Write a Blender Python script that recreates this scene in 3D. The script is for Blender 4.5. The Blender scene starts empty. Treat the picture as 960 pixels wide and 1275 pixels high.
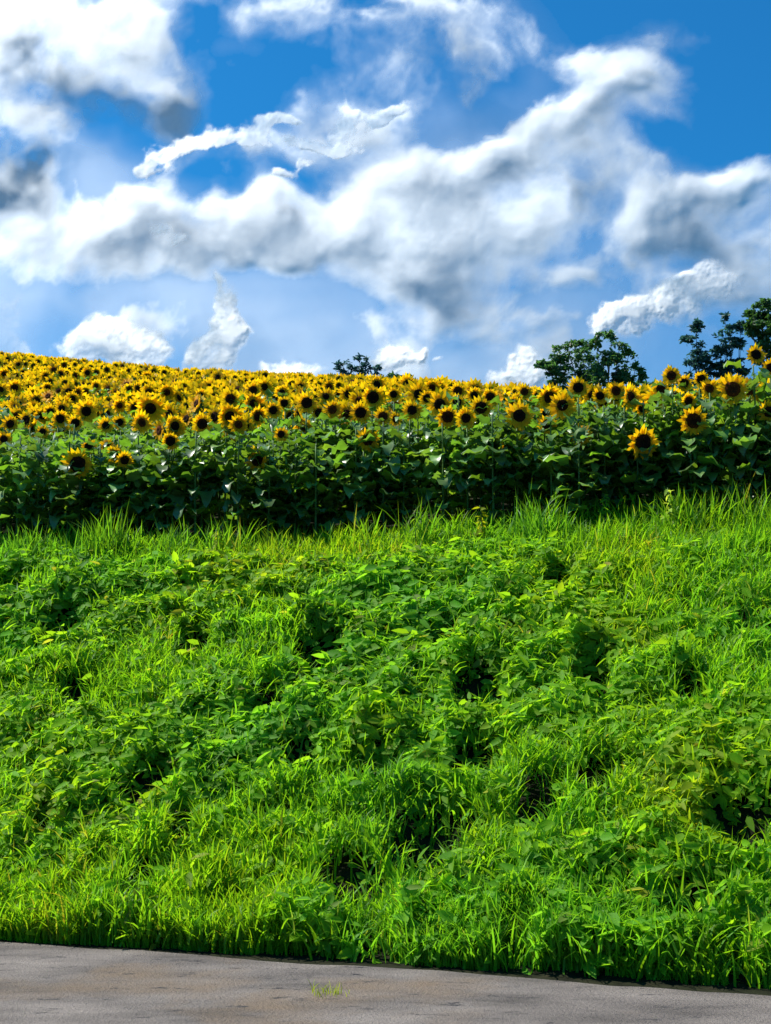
import bpy, math, random
import numpy as np
from mathutils import Vector, Matrix
R = math.radians
rng = np.random.default_rng(7)
random.seed(7)
scene = bpy.context.scene
COL = scene.collection

# ------------------------------------------------------------------ camera model
F = 1770.0; CX, CY = 480.0, 637.5
PITCH = math.atan((885 - CY) / F)
CAM = np.array([0.0, 0.0, 1.6])
def ray(px, py):
    x = (px - CX) / F; y = (CY - py) / F
    c, s = math.cos(PITCH), math.sin(PITCH)
    return np.array([x, c - y * s, s + y * c])
def at(px, py, Y):
    d = ray(px, py); return CAM + d * (Y / d[1])
def project(P):
    q = np.atleast_2d(P) - CAM
    c, s = math.cos(PITCH), math.sin(PITCH)
    dep = q[:, 1] * c + q[:, 2] * s; up = -q[:, 1] * s + q[:, 2] * c
    return CX + F * q[:, 0] / dep, CY - F * up / dep, dep

# ------------------------------------------------------------------ noise
_T = np.random.default_rng(3).random((256, 256))
def vnoise(x, y, sc, seed=0):
    x = np.asarray(x, float) / sc + seed * 17.31 + 500; y = np.asarray(y, float) / sc + seed * 9.77 + 500
    xi = np.floor(x).astype(int); yi = np.floor(y).astype(int)
    fx = x - xi; fy = y - yi
    fx = fx * fx * (3 - 2 * fx); fy = fy * fy * (3 - 2 * fy)
    g = lambda a, b: _T[a & 255, b & 255]
    return (g(xi, yi) * (1 - fx) + g(xi + 1, yi) * fx) * (1 - fy) + (g(xi, yi + 1) * (1 - fx) + g(xi + 1, yi + 1) * fx) * fy
def fbm(x, y, sc, seed=0, oc=3):
    a = 0; w = 1; t = 0
    for o in range(oc):
        a = a + w * vnoise(x, y, sc / 2 ** o, seed + o * 5); t += w; w *= .5
    return a / t
def sstep(a, b, x):
    t = np.clip((np.asarray(x, float) - a) / (b - a), 0, 1); return t * t * (3 - 2 * t)

# ------------------------------------------------------------------ terrain
def yedge(x): return 9.13 - .12 * x - 1.4 * np.tanh(np.asarray(x, float) / 5)
def yfront(x): return 15.5 - .12 * np.asarray(x, float)
def slope_ground(x, y):
    x = np.asarray(x, float); y = np.asarray(y, float)
    ye, yf = yedge(x) + .30, yfront(x)
    r = np.clip((y - ye) / (yf - ye), 0, 1)
    zf = 3.5 + .02 * np.clip(x, -12, 8)
    bank = zf * (r * .92 + .08 * sstep(0, 1, r))
    t = np.maximum(y - yf, 0)
    S = .25 - .0036 * np.clip(x, -16, 14)
    crest = 31.0 - 20.0 * sstep(-2, 5, x)           # distance behind the front row where the hill rounds off
    up = np.minimum(t, crest) + (8 - 7 * sstep(-2, 5, x)) * (1 - np.exp(-np.maximum(t - crest, 0) / 8))
    far = np.maximum(t - crest - 10 + 8 * sstep(-2, 5, x), 0)
    field = S * up - far * .03
    field = np.maximum(field, -3)
    n = (fbm(x, y, 3.0, 1) - .5) * .22 * sstep(.05, .3, r) * (y > ye) * (1 - .5 * sstep(0, 3, t))
    return bank + field + n

# hollows in the bank
PITS = [(530, 1015, 62, 24), (470, 940, 40, 18), (585, 930, 35, 16), (600, 835, 38, 20), (730, 830, 32, 20), (190, 960, 42, 16), (460, 1140, 55, 45),
        (520, 1190, 60, 40), (920, 1000, 65, 24), (640, 745, 30, 12), (400, 800, 28, 10), (290, 735, 22, 9), (80, 765, 30, 10), (245, 785, 24, 9),
        (20, 715, 22, 12), (860, 1110, 55, 16), (670, 985, 30, 18), (180, 1090, 26, 10), (300, 1190, 30, 14), (370, 930, 22, 12), (740, 960, 24, 14),
        (100, 850, 22, 8), (860, 850, 24, 10), (640, 1150, 24, 12), (550, 780, 22, 9), (930, 770, 26, 9), (690, 720, 22, 8), (230, 1010, 24, 10),
        (760, 1200, 40, 14), (60, 1010, 24, 10), (420, 1080, 30, 14), (330, 870, 22, 9), (90, 1105, 20, 12), (910, 1180, 34, 18)]
def hit_ground(px, py):
    d = ray(px, py)
    for Yv in np.arange(7, 40, .02):
        p = CAM + d * (Yv / d[1])
        if p[2] < slope_ground(p[0], p[1]) + .12: return p
    return p
PIT3 = []
for (px, py, wx, wy) in PITS:
    p = hit_ground(px, py + wy * .6); sc_ = p[1] / F
    PIT3.append((p[0], p[1] - .16, wx * sc_ * .9, max(.24, wy * sc_ * 2.2)))
def pits(x, y):
    m = np.zeros_like(np.asarray(x, float))
    wob = (fbm(x, y, .4, 21, 2) - .5) * .9
    for (a, b, ra, rb) in PIT3:
        d = np.sqrt(((x - a) / ra) ** 2 + ((y - b) / rb) ** 2) + wob
        m = np.maximum(m, 1 - sstep(.65, 1.15, d))
    out = np.abs(x) > 5.5
    m = np.maximum(m, sstep(.70, .78, fbm(x, y * 1.6, .9, 31, 2)) * out)
    return m

def ground(x, y):
    x = np.asarray(x, float); y = np.asarray(y, float)
    near = (y > 7) & (y < 19) & (np.abs(x) < 16)
    return slope_ground(x, y) - np.where(near, .22 * pits(x, y) * sstep(.5, .9, y - yedge(x)), 0)

# ------------------------------------------------------------------ helpers
def link(o, parent=None):
    COL.objects.link(o)
    if parent: o.parent = parent
    return o
def tag(o, label=None, cat=None, group=None, kind=None):
    if label: o['label'] = label
    if cat: o['category'] = cat
    if group: o['group'] = group
    if kind: o['kind'] = kind
    return o
def empty(name, loc=(0, 0, 0), rz=0):
    o = bpy.data.objects.new(name, None); o.location = loc; o.rotation_euler = (0, 0, rz)
    o.empty_display_size = .1
    return link(o)
def mesh_np(name, V, faces_q=None, faces_t=None, mats=(), mq=None, mt=None, col=None, smooth=True):
    """V (n,3); quads (k,4); tris (m,3); per-face material indices; per-vertex colour (n,3)"""
    me = bpy.data.meshes.new(name)
    V = np.asarray(V, np.float32)
    q = np.zeros((0, 4), np.int32) if faces_q is None or len(faces_q) == 0 else np.asarray(faces_q, np.int32)
    t = np.zeros((0, 3), np.int32) if faces_t is None or len(faces_t) == 0 else np.asarray(faces_t, np.int32)
    me.vertices.add(len(V)); me.vertices.foreach_set('co', V.ravel())
    nl = q.size + t.size; me.loops.add(nl)
    me.loops.foreach_set('vertex_index', np.concatenate([q.ravel(), t.ravel()]).astype(np.int32))
    me.polygons.add(len(q) + len(t))
    st = np.concatenate([np.arange(len(q)) * 4, q.size + np.arange(len(t)) * 3]).astype(np.int32)
    me.polygons.foreach_set('loop_start', st)
    mi = np.zeros(len(q) + len(t), np.int32)
    if mq is not None and len(q): mi[:len(q)] = mq
    if mt is not None and len(t): mi[len(q):] = mt
    me.polygons.foreach_set('material_index', mi)
    me.polygons.foreach_set('use_smooth', np.full(len(mi), smooth, bool))
    for m in mats: me.materials.append(m)
    if col is not None:
        a = me.color_attributes.new('tint', 'FLOAT_COLOR', 'POINT')
        c = np.ones((len(V), 4), np.float32); c[:, :3] = col
        a.data.foreach_set('color', c.ravel())
    me.update(calc_edges=True); me.validate()
    return me
def obj(name, me, parent=None): return link(bpy.data.objects.new(name, me), parent)

class MB:
    """collects small pieces into one mesh"""
    def __init__(s): s.V = []; s.q = []; s.t = []; s.mq = []; s.mt = []; s.C = []; s.n = 0
    def add(s, V, q=(), t=(), m=0, c=(1, 1, 1)):
        V = np.asarray(V, float); s.V.append(V)
        for f in q: s.q.append([i + s.n for i in f]); s.mq.append(m)
        for f in t: s.t.append([i + s.n for i in f]); s.mt.append(m)
        cc = np.ones((len(V), 3)) * np.asarray(c, float); s.C.append(cc); s.n += len(V)
    def tube(s, P, rad, n=6, m=0, c=(1, 1, 1)):
        P = [np.asarray(p, float) for p in P]; ring = []
        for i, p in enumerate(P):
            d = P[min(i + 1, len(P) - 1)] - P[max(i - 1, 0)]; d = d / (np.linalg.norm(d) + 1e-9)
            a = np.cross(d, [0, 0, 1.0]) if abs(d[2]) < .9 else np.cross(d, [1.0, 0, 0]); a /= np.linalg.norm(a); b = np.cross(d, a)
            for k in range(n):
                th = 2 * math.pi * k / n; ring.append(p + rad[i] * (a * math.cos(th) + b * math.sin(th)))
        q = []
        for i in range(len(P) - 1):
            for k in range(n):
                q.append((i * n + k, i * n + (k + 1) % n, (i + 1) * n + (k + 1) % n, (i + 1) * n + k))
        ring.append(P[-1]); top = len(ring) - 1
        t = [((len(P) - 1) * n + k, (len(P) - 1) * n + (k + 1) % n, top) for k in range(n)]
        s.add(ring, q, t, m, c)
    def mesh(s, name, mats):
        return mesh_np(name, np.concatenate(s.V), s.q, s.t, mats, s.mq, s.mt, np.concatenate(s.C))
    def arrays(s):
        return np.concatenate(s.V), np.array(s.q, int).reshape(-1, 4), np.array(s.t, int).reshape(-1, 3), np.array(s.mq, int), np.array(s.mt, int), np.concatenate(s.C)

# ------------------------------------------------------------------ materials
def new_mat(name):
    m = bpy.data.materials.new(name); m.use_nodes = True; nt = m.node_tree
    for n in list(nt.nodes): nt.nodes.remove(n)
    return m, nt, nt.nodes, nt.links
def ramp(N, stops, interp='LINEAR'):
    r = N.new('ShaderNodeValToRGB'); r.color_ramp.interpolation = interp
    e = r.color_ramp.elements
    while len(e) < len(stops): e.new(.5)
    for el, (p, c) in zip(e, stops):
        el.position = p; el.color = (*c, 1)
    return r
def leaf_mat(name, col, trans=.45, tcol=None, rough=.45, spec=.4, var=.25, nscale=30, sheen_col=None):
    """thin leaf: reflecting + light passing through; vertex tint multiplies the colour"""
    m, nt, N, L = new_mat(name)
    out = N.new('ShaderNodeOutputMaterial'); pb = N.new('ShaderNodeBsdfPrincipled'); tr = N.new('ShaderNodeBsdfTranslucent')
    mix = N.new('ShaderNodeMixShader'); mix.inputs[0].default_value = trans
    at_ = N.new('ShaderNodeVertexColor'); at_.layer_name = 'tint'
    oi = N.new('ShaderNodeObjectInfo')
    tc = N.new('ShaderNodeTexCoord'); no = N.new('ShaderNodeTexNoise'); no.inputs['Scale'].default_value = nscale; no.inputs['Detail'].default_value = 3
    L.new(tc.outputs['Object'], no.inputs['Vector'])
    mr = N.new('ShaderNodeMapRange'); mr.inputs['To Min'].default_value = 1 - var; mr.inputs['To Max'].default_value = 1 + var
    mr.inputs['From Min'].default_value = .25; mr.inputs['From Max'].default_value = .75
    L.new(no.outputs[0], mr.inputs[0])
    mr2 = N.new('ShaderNodeMapRange'); mr2.inputs['To Min'].default_value = .85; mr2.inputs['To Max'].default_value = 1.15
    L.new(oi.outputs['Random'], mr2.inputs[0])
    mm = N.new('ShaderNodeMath'); mm.operation = 'MULTIPLY'; L.new(mr.outputs[0], mm.inputs[0]); L.new(mr2.outputs[0], mm.inputs[1])
    def col_chain(c):
        v = N.new('ShaderNodeVectorMath'); v.operation = 'MULTIPLY'; v.inputs[0].default_value = c[:3]; L.new(at_.outputs['Color'], v.inputs[1])
        v2 = N.new('ShaderNodeVectorMath'); v2.operation = 'SCALE'; L.new(v.outputs[0], v2.inputs[0]); L.new(mm.outputs[0], v2.inputs['Scale'])
        return v2.outputs[0]
    L.new(col_chain(col), pb.inputs['Base Color']); L.new(col_chain(tcol or col), tr.inputs['Color'])
    pb.inputs['Roughness'].default_value = rough; pb.inputs['Specular IOR Level'].default_value = spec
    L.new(pb.outputs[0], mix.inputs[1]); L.new(tr.outputs[0], mix.inputs[2]); L.new(mix.outputs[0], out.inputs[0])
    return m
M_GRASS = leaf_mat('grass_blade', (.120, .28, .007), .5, (.33, .65, .009), .5, .2, .2, 3)
M_WEED = leaf_mat('weed_leaf', (.150, .32, .009), .50, (.42, .74, .012), .6, .15, .2, 3)
M_SFLEAF = leaf_mat('sunflower_leaf', (.085, .185, .034), .32, (.23, .46, .018), .38, .6, .3, 12)
M_PETAL = leaf_mat('sunflower_petal', (.90, .53, .004), .55, (1.0, .64, .005), .55, .2, .12, 25)
M_STEM = leaf_mat('green_stem', (.07, .15, .025), .05, None, .6, .3, .2, 10)
M_TREELEAF = leaf_mat('tree_leaf', (.050, .125, .034), .35, (.11, .27, .03), .45, .35, .3, 2)
M_FARLEAF = leaf_mat('far_tree_leaf', (.035, .11, .085), .3, (.06, .19, .10), .5, .3, .3, 2)

def disc_mat():
    m, nt, N, L = new_mat('seed_disc')
    out = N.new('ShaderNodeOutputMaterial'); pb = N.new('ShaderNodeBsdfPrincipled')
    tc = N.new('ShaderNodeTexCoord'); vo = N.new('ShaderNodeTexVoronoi'); vo.inputs['Scale'].default_value = 130
    L.new(tc.outputs['Object'], vo.inputs['Vector'])
    r = ramp(N, [(0, (.020, .008, .003)), (.6, (.006, .003, .002)), (1, (.05, .022, .005))])
    L.new(vo.outputs['Distance'], r.inputs[0])
    at_ = N.new('ShaderNodeVertexColor'); at_.layer_name = 'tint'
    mx = N.new('ShaderNodeVectorMath'); mx.operation = 'MULTIPLY'; L.new(r.outputs[0], mx.inputs[0]); L.new(at_.outputs[0], mx.inputs[1])
    oi = N.new('ShaderNodeObjectInfo'); rn = ramp(N, [(0, (.8, .8, .8)), (.5, (1.2, 1, .9)), (.8, (3.2, 1.9, 1.1)), (1, (5, 3.2, 1.6))]); L.new(oi.outputs['Random'], rn.inputs[0])
    m3 = N.new('ShaderNodeVectorMath'); m3.operation = 'MULTIPLY'; L.new(mx.outputs[0], m3.inputs[0]); L.new(rn.outputs[0], m3.inputs[1])
    L.new(m3.outputs[0], pb.inputs['Base Color']); pb.inputs['Roughness'].default_value = .9; pb.inputs['Specular IOR Level'].default_value = .1
    bp = N.new('ShaderNodeBump'); bp.inputs['Strength'].default_value = .6; bp.inputs['Distance'].default_value = .004
    L.new(vo.outputs['Distance'], bp.inputs['Height']); L.new(bp.outputs[0], pb.inputs['Normal'])
    L.new(pb.outputs[0], out.inputs[0]); return m
M_DISC = disc_mat()

def bark_mat():
    m, nt, N, L = new_mat('bark')
    out = N.new('ShaderNodeOutputMaterial'); pb = N.new('ShaderNodeBsdfPrincipled'); tc = N.new('ShaderNodeTexCoord')
    no = N.new('ShaderNodeTexNoise'); no.inputs['Scale'].default_value = 9; no.inputs['Detail'].default_value = 5; L.new(tc.outputs['Object'], no.inputs['Vector'])
    r = ramp(N, [(.3, (.035, .028, .022)), (.7, (.10, .085, .07))]); L.new(no.outputs[0], r.inputs[0]); L.new(r.outputs[0], pb.inputs['Base Color'])
    pb.inputs['Roughness'].default_value = .85
    bp = N.new('ShaderNodeBump'); bp.inputs['Distance'].default_value = .03; L.new(no.outputs[0], bp.inputs['Height']); L.new(bp.outputs[0], pb.inputs['Normal'])
    L.new(pb.outputs[0], out.inputs[0]); return m
M_BARK = bark_mat()

def soil_mat():
    m, nt, N, L = new_mat('soil')
    out = N.new('ShaderNodeOutputMaterial'); pb = N.new('ShaderNodeBsdfPrincipled'); tc = N.new('ShaderNodeTexCoord')
    no = N.new('ShaderNodeTexNoise'); no.inputs['Scale'].default_value = 6; no.inputs['Detail'].default_value = 8; L.new(tc.outputs['Object'], no.inputs['Vector'])
    r = ramp(N, [(.3, (.008, .008, .005)), (.55, (.016, .018, .008)), (.75, (.032, .026, .016))]); L.new(no.outputs[0], r.inputs[0]); L.new(r.outputs[0], pb.inputs['Base Color'])
    pb.inputs['Roughness'].default_value = .95; pb.inputs['Specular IOR Level'].default_value = .1
    bp = N.new('ShaderNodeBump'); bp.inputs['Distance'].default_value = .05; L.new(no.outputs[0], bp.inputs['Height']); L.new(bp.outputs[0], pb.inputs['Normal'])
    L.new(pb.outputs[0], out.inputs[0]); return m
M_SOIL = soil_mat()

def road_mat():
    m, nt, N, L = new_mat('weathered_road')
    out = N.new('ShaderNodeOutputMaterial'); pb = N.new('ShaderNodeBsdfPrincipled'); tc = N.new('ShaderNodeTexCoord')
    mp = N.new('ShaderNodeMapping'); mp.inputs['Rotation'].default_value = (0, 0, R(21)); mp.inputs['Scale'].default_value = (1, 2.2, 1)
    L.new(tc.outputs['Object'], mp.inputs['Vector'])
    def noise(sc, det=6, v=None, rough=.6):
        n = N.new('ShaderNodeTexNoise'); n.inputs['Scale'].default_value = sc; n.inputs['Detail'].default_value = det; n.inputs['Roughness'].default_value = rough
        L.new((v or tc.outputs['Object']), n.inputs['Vector']); return n.outputs[0]
    def mixc(f, a, b, mode='MIX'):
        x = N.new('ShaderNodeMix'); x.data_type = 'RGBA'; x.blend_type = mode
        if isinstance(f, float): x.inputs[0].default_value = f
        else: L.new(f, x.inputs[0])
        for s, k in ((a, 6), (b, 7)):
            if isinstance(s, tuple): x.inputs[k].default_value = (*s, 1)
            else: L.new(s, x.inputs[k])
        return x.outputs[2]
    def mr(v, a, b, c=0, d=1):
        x = N.new('ShaderNodeMapRange'); x.inputs['From Min'].default_value = a; x.inputs['From Max'].default_value = b; x.inputs['To Min'].default_value = c; x.inputs['To Max'].default_value = d
        L.new(v, x.inputs[0]); return x.outputs[0]
    base = ramp(N, [(.30, (.085, .074, .068)), (.5, (.165, .142, .128)), (.72, (.25, .216, .192))]); L.new(noise(1.1, 7, mp.outputs[0]), base.inputs[0])
    c = mixc(mr(noise(.45, 6), .50, .62), base.outputs[0], (.19, .14, .10))           # tan dirt
    c = mixc(mr(noise(3.2, 9, mp.outputs[0], .78), .57, .63), c, (.045, .042, .045))                       # dark worn streaks
    vo = N.new('ShaderNodeTexVoronoi'); vo.inputs['Scale'].default_value = 110; L.new(tc.outputs['Object'], vo.inputs['Vector'])
    ag = ramp(N, [(0, (1.12, 1.1, 1.1)), (.5, (1, 1, 1)), (1, (.8, .8, .8))]); L.new(vo.outputs['Distance'], ag.inputs[0])
    c = mixc(.8, c, ag.outputs[0], 'MULTIPLY')
    L.new(c, pb.inputs['Base Color']); pb.inputs['Roughness'].default_value = .85; pb.inputs['Specular IOR Level'].default_value = .15
    ad = N.new('ShaderNodeMath'); ad.operation = 'ADD'; L.new(noise(60, 4), ad.inputs[0]); L.new(noise(6, 8, mp.outputs[0]), ad.inputs[1])
    bp = N.new('ShaderNodeBump'); bp.inputs['Distance'].default_value = .03; bp.inputs['Strength'].default_value = .8; L.new(ad.outputs[0], bp.inputs['Height']); L.new(bp.outputs[0], pb.inputs['Normal'])
    L.new(pb.outputs[0], out.inputs[0]); return m
M_ROAD = road_mat()

# ------------------------------------------------------------------ ground & road
def axis(lo, hi, c0, c1, fine, grow=1.18):
    a = list(np.arange(c0, c1 + 1e-6, fine)); s = fine
    while a[-1] < hi: s *= grow; a.append(a[-1] + s)
    s = fine
    while a[0] > lo: s *= grow; a.insert(0, a[0] - s)
    return np.array(a)
xs = axis(-900, 900, -10, 10, .12); ys = axis(-500, 1500, 7.5, 19, .12)
X, Y = np.meshgrid(xs, ys)
Z = ground(X, Y)
V = np.stack([X.ravel(), Y.ravel(), Z.ravel()], 1)
nx, ny = len(xs), len(ys); i, j = np.meshgrid(np.arange(nx - 1), np.arange(ny - 1)); a = (j * nx + i).ravel()
g = obj('ground', mesh_np('ground', V, np.stack([a, a + 1, a + nx + 1, a + nx], 1), mats=[M_SOIL])); tag(g, kind='structure')
# road sheet following the curve of the bank's foot, slightly ragged edge
rx = np.concatenate([np.arange(-120, -8, 1.0), np.arange(-8, 8, .06), np.arange(8, 60, 1.0)])
rag = .05 + (fbm(rx, rx * 0, .5, 4) - .5) * .16
top = np.stack([rx, yedge(rx) + rag, np.full(len(rx), .008)], 1)
rows = [top]
for k, dd in enumerate([.4, 1.2, 3, 6, 10, 13]):
    b = top.copy(); b[:, 1] = yedge(rx) - dd; rows.append(b)
V = np.concatenate(rows); n = len(rx); q = []
for k in range(len(rows) - 1):
    i = np.arange(n - 1); q.append(np.stack([(k + 1) * n + i, (k + 1) * n + i + 1, k * n + i + 1, k * n + i], 1))
road = obj('road', mesh_np('road', V, np.concatenate(q), mats=[M_ROAD])); tag(road, kind='structure')

# ------------------------------------------------------------------ bank vegetation
def canopy(x, y):
    """height of the leafy mat above the soil, with pits where it opens"""
    x = np.asarray(x, float); y = np.asarray(y, float)
    ye, yf = yedge(x), yfront(x); r = (y - ye) / (yf - ye)
    c = .17 + .17 * sstep(.22, .78, fbm(x, y * 2.2, .60, 11, 2)) + .15 * (vnoise(x, y * 1.3, .22, 12) - .4)
    c = c + .12 * np.clip(pits(x, y - .32) - pits(x, y), 0, 1)      # growth raised above each hollow to cast shade into it
    c = c * (1 - .8 * sstep(.78, 1.0, r))
    pit = pits(x, y)
    c = c * (1 - .9 * pit) * (.75 + .25 * sstep(0, .06, r)) * ((y - ye) > .10 + .12 * sstep(-2.5, 1, x))
    return np.maximum(c, .02)
def scatter(n, x0=-9, x1=9, inview=.8):
    """points on the bank; most of them in the part the picture frames"""
    k = int(n * 1.0)
    r = rng.random(k) ** .95
    x = np.where(rng.random(k) < inview, (rng.random(k) * 2 - 1) * (2.9 + 2.1 * r), x0 + (x1 - x0) * rng.random(k))
    y = yedge(x) + r * (yfront(x) - yedge(x) + .1)
    return x, y, r

def rot_frames(nrm, azi):
    """orthonormal frame with third axis nrm, first axis toward heading azi"""
    h = np.stack([np.cos(azi), np.sin(azi), np.zeros_like(azi)], 1)
    u = h - nrm * (h * nrm).sum(1, keepdims=True); u /= np.linalg.norm(u, axis=1, keepdims=True) + 1e-9
    v = np.cross(nrm, u); return u, v

def leaves_on(x, y, z, nrm, length, width, droop, tint, fold=.18):
    """many small ovate folded leaves -> arrays. 8 verts: base, L1,C1,R1, L2,C2,R2, tip"""
    n = len(x); azi = rng.random(n) * 2 * math.pi
    u, v = rot_frames(nrm, azi)
    prof = [(0, 0, 0), (.3, .5, .0), (.3, 0, -1), (.3, -.5, 0), (.68, .40, 0), (.68, 0, -1), (.68, -.40, 0), (1, 0, 0)]
    P = np.stack([x, y, z], 1); V = np.zeros((n, 8, 3))
    for k, (a, b, f) in enumerate(prof):
        dz = -droop * a * a * length + (f * fold * width)
        V[:, k] = P + u * (a * length)[:, None] + v * (b * width)[:, None] + nrm * dz[:, None]
    base = np.arange(n)[:, None] * 8
    q = np.concatenate([base + np.array([[1, 2, 5, 4]]), base + np.array([[2, 3, 6, 5]])])
    t = np.concatenate([base + np.array([[0, 2, 1]]), base + np.array([[0, 3, 2]]), base + np.array([[4, 5, 7]]), base + np.array([[5, 6, 7]])])
    C = np.repeat(tint[:, None, :], 8, 1)
    return V.reshape(-1, 3), q, t, C.reshape(-1, 3)

def green_tint(n, x, y, spread=.22):
    """per-leaf natural colour: hue drifts between yellow-green and deep green in patches"""
    p = fbm(x, y, 1.6, 41, 3) + (rng.random(n) - .5) * .35
    yel = sstep(.5, .8, p); dk = sstep(.5, .2, p)
    t = np.ones((n, 3)); t[:, 0] *= 1 + .55 * yel - .30 * dk; t[:, 1] *= 1 + .02 * yel - .10 * dk; t[:, 2] *= 1 + .3 * yel + .8 * dk
    t *= (1 + (rng.random(n) - .5) * 2 * spread)[:, None]
    dry = rng.random(n) < .018 + .09 * sstep(.62, .8, fbm(x, y, .8, 51, 2))
    t[dry] *= np.array([1.5, .85, 2.5])
    return t

def canopy_normal(x, y):
    e = .06; h = lambda a, b: ground(a, b) + canopy(a, b)
    dx = (h(x + e, y) - h(x - e, y)) / (2 * e); dy = (h(x, y + e) - h(x, y - e)) / (2 * e)
    n = np.stack([-dx, -dy, np.ones_like(dx)], 1); return n / np.linalg.norm(n, axis=1, keepdims=True)

# ground cover: leafy weeds
x, y, r = scatter(150000)
keep = ((y - yedge(x)) > .16 + .12 * sstep(-2.5, 1, x)) & (rng.random(len(x)) > .93 * pits(x, y)) & (r < .93 + .1 * rng.random(len(x)))  # bare near-black soil left along the road stands in for the edge shadow
gmask = fbm(x, y, 1.3, 61, 2)            # blades dominate where this is high
keep &= rng.random(len(x)) < np.clip(1.25 - 1.6 * sstep(.42, .72, gmask) * 0.8 - .75 * sstep(.86, .95, r) - .5 * sstep(.16, .03, r), .1, 1)
x, y, r = x[keep], y[keep], r[keep]; n = len(x)
c = canopy(x, y)
dep = rng.random(n) ** 1.8
z = ground(x, y) + c * (1 - .75 * dep) + .03 * rng.standard_normal(n) * (c > .08)
nr = canopy_normal(x, y) + rng.standard_normal((n, 3)) * .42; nr[:, 2] = np.abs(nr[:, 2]) + .15
nr /= np.linalg.norm(nr, axis=1, keepdims=True)
big = .75 + .6 * vnoise(x, y, .35, 71)
ln = (.070 + .072 * rng.random(n)) * big; wd = ln * (.33 + .20 * rng.random(n))
V, q, t, C = leaves_on(x, y, z, nr, ln, wd, .35, green_tint(n, x, y))
o = obj('ground_cover', mesh_np('ground_cover', V, q, t, [M_WEED], col=C)); tag(o, 'low leafy green weeds matting the roadside bank', 'ground cover', kind='stuff')

def blades(x, y, z0, length, width, lean, azi, tint, seg=4):
    n = len(x); V = np.zeros((n, 2 * seg + 1, 3))
    side = np.stack([-np.sin(azi + rng.normal(0, .9, n)), np.cos(azi + rng.normal(0, .9, n)), rng.normal(0, .25, n)], 1); side /= np.linalg.norm(side, axis=1, keepdims=True)
    P = np.stack([x, y, z0], 1); cur = P.copy()
    a0 = rng.normal(.12, .12, n); 
    for k in range(seg + 1):
        f = k / seg
        if k: 
            ang = a0 + lean * (f ** 1.3)
            d = np.stack([np.cos(azi) * np.sin(ang), np.sin(azi) * np.sin(ang), np.cos(ang)], 1); cur = cur + d * (length / seg)[:, None]
        if k < seg:
            w = width * (1 - .75 * f ** 1.6) * .5
            V[:, 2 * k] = cur - side * w[:, None]; V[:, 2 * k + 1] = cur + side * w[:, None]
        else: V[:, 2 * seg] = cur
    b = np.arange(n)[:, None] * (2 * seg + 1)
    q = np.concatenate([b + np.array([[2 * k, 2 * k + 1, 2 * k + 3, 2 * k + 2]]) for k in range(seg - 1)])
    t = b + np.array([[2 * seg - 2, 2 * seg - 1, 2 * seg]])
    return V.reshape(-1, 3), q, t, np.repeat(tint[:, None, :], 2 * seg + 1, 1).reshape(-1, 3)
def join(parts):
    off = 0; VV = []; QQ = []; TT = []; CC = []
    for V, q, t, C in parts:
        VV.append(V); QQ.append(q + off); TT.append(t + off); CC.append(C); off += len(V)
    return np.concatenate(VV), np.concatenate(QQ), np.concatenate(TT), np.concatenate(CC)
P_ = []
# blades all over the bank, in tufts
x, y, r = scatter(95000)
tx = np.round(x / .11) * .11 + .05 * np.sin(17 * y); 
keep = ((y - yedge(x)) > .14 + .10 * sstep(-2.5, 1, x)) & (rng.random(len(x)) > .9 * pits(x, y))
gm = fbm(x, y, 1.3, 61, 2)
keep &= rng.random(len(x)) < np.clip(.25 + 1.2 * sstep(.4, .7, gm) + .8 * sstep(.8, .95, r) + .8 * sstep(.25, .05, r), 0, 1)
x, y, r = x[keep], y[keep], r[keep]; n = len(x); c = canopy(x, y)
L_ = (.15 + .20 * rng.random(n)) * (.8 + .5 * vnoise(x, y, .6, 81)) * (1 - .45 * sstep(.85, 1, r) * sstep(2, -1, x))
z0 = ground(x, y) + np.maximum(c - L_ * (.5 + .35 * rng.random(n)), -.02)
P_.append(blades(x, y, z0, L_, .011 + .013 * rng.random(n), rng.normal(.95, .45, n), rng.random(n) * 6.283, green_tint(n, x, y, .2)))
# the tall rough strip at the feet of the sunflowers
n = 15000; x = np.where(rng.random(n) < .75, (rng.random(n) * 2 - 1) * 5.2, (rng.random(n) * 2 - 1) * 11)
y = yfront(x) - 1.25 + 1.15 * rng.random(n)
L_ = (.16 + .20 * rng.random(n)) * (.35 + 1.25 * vnoise(x, y, .45, 91)) * (.8 + .35 * sstep(-2, 2, x))
P_.append(blades(x, y, ground(x, y) + .0, L_, .013 + .014 * rng.random(n), rng.normal(.65, .35, n), rng.random(n) * 6.283, green_tint(n, x, y, .2)))
# taller clumps among them, reaching up the stalks
n = 3200; cx_ = np.linspace(-6.5, 6.5, 46) + rng.normal(0, .12, 46); w_ = .4 + .8 * rng.random(46); k_ = rng.integers(0, 46, n)
x = cx_[k_] + rng.normal(0, .10, n); y = yfront(x) - .42 + rng.normal(0, .12, n)
P_.append(blades(x, y, ground(x, y), (.30 + .30 * rng.random(n)) * w_[k_], .014 + .012 * rng.random(n), rng.normal(.5, .3, n), rng.random(n) * 6.283, green_tint(n, x, y, .2) * np.array([.8, .85, 1.2])))
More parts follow.
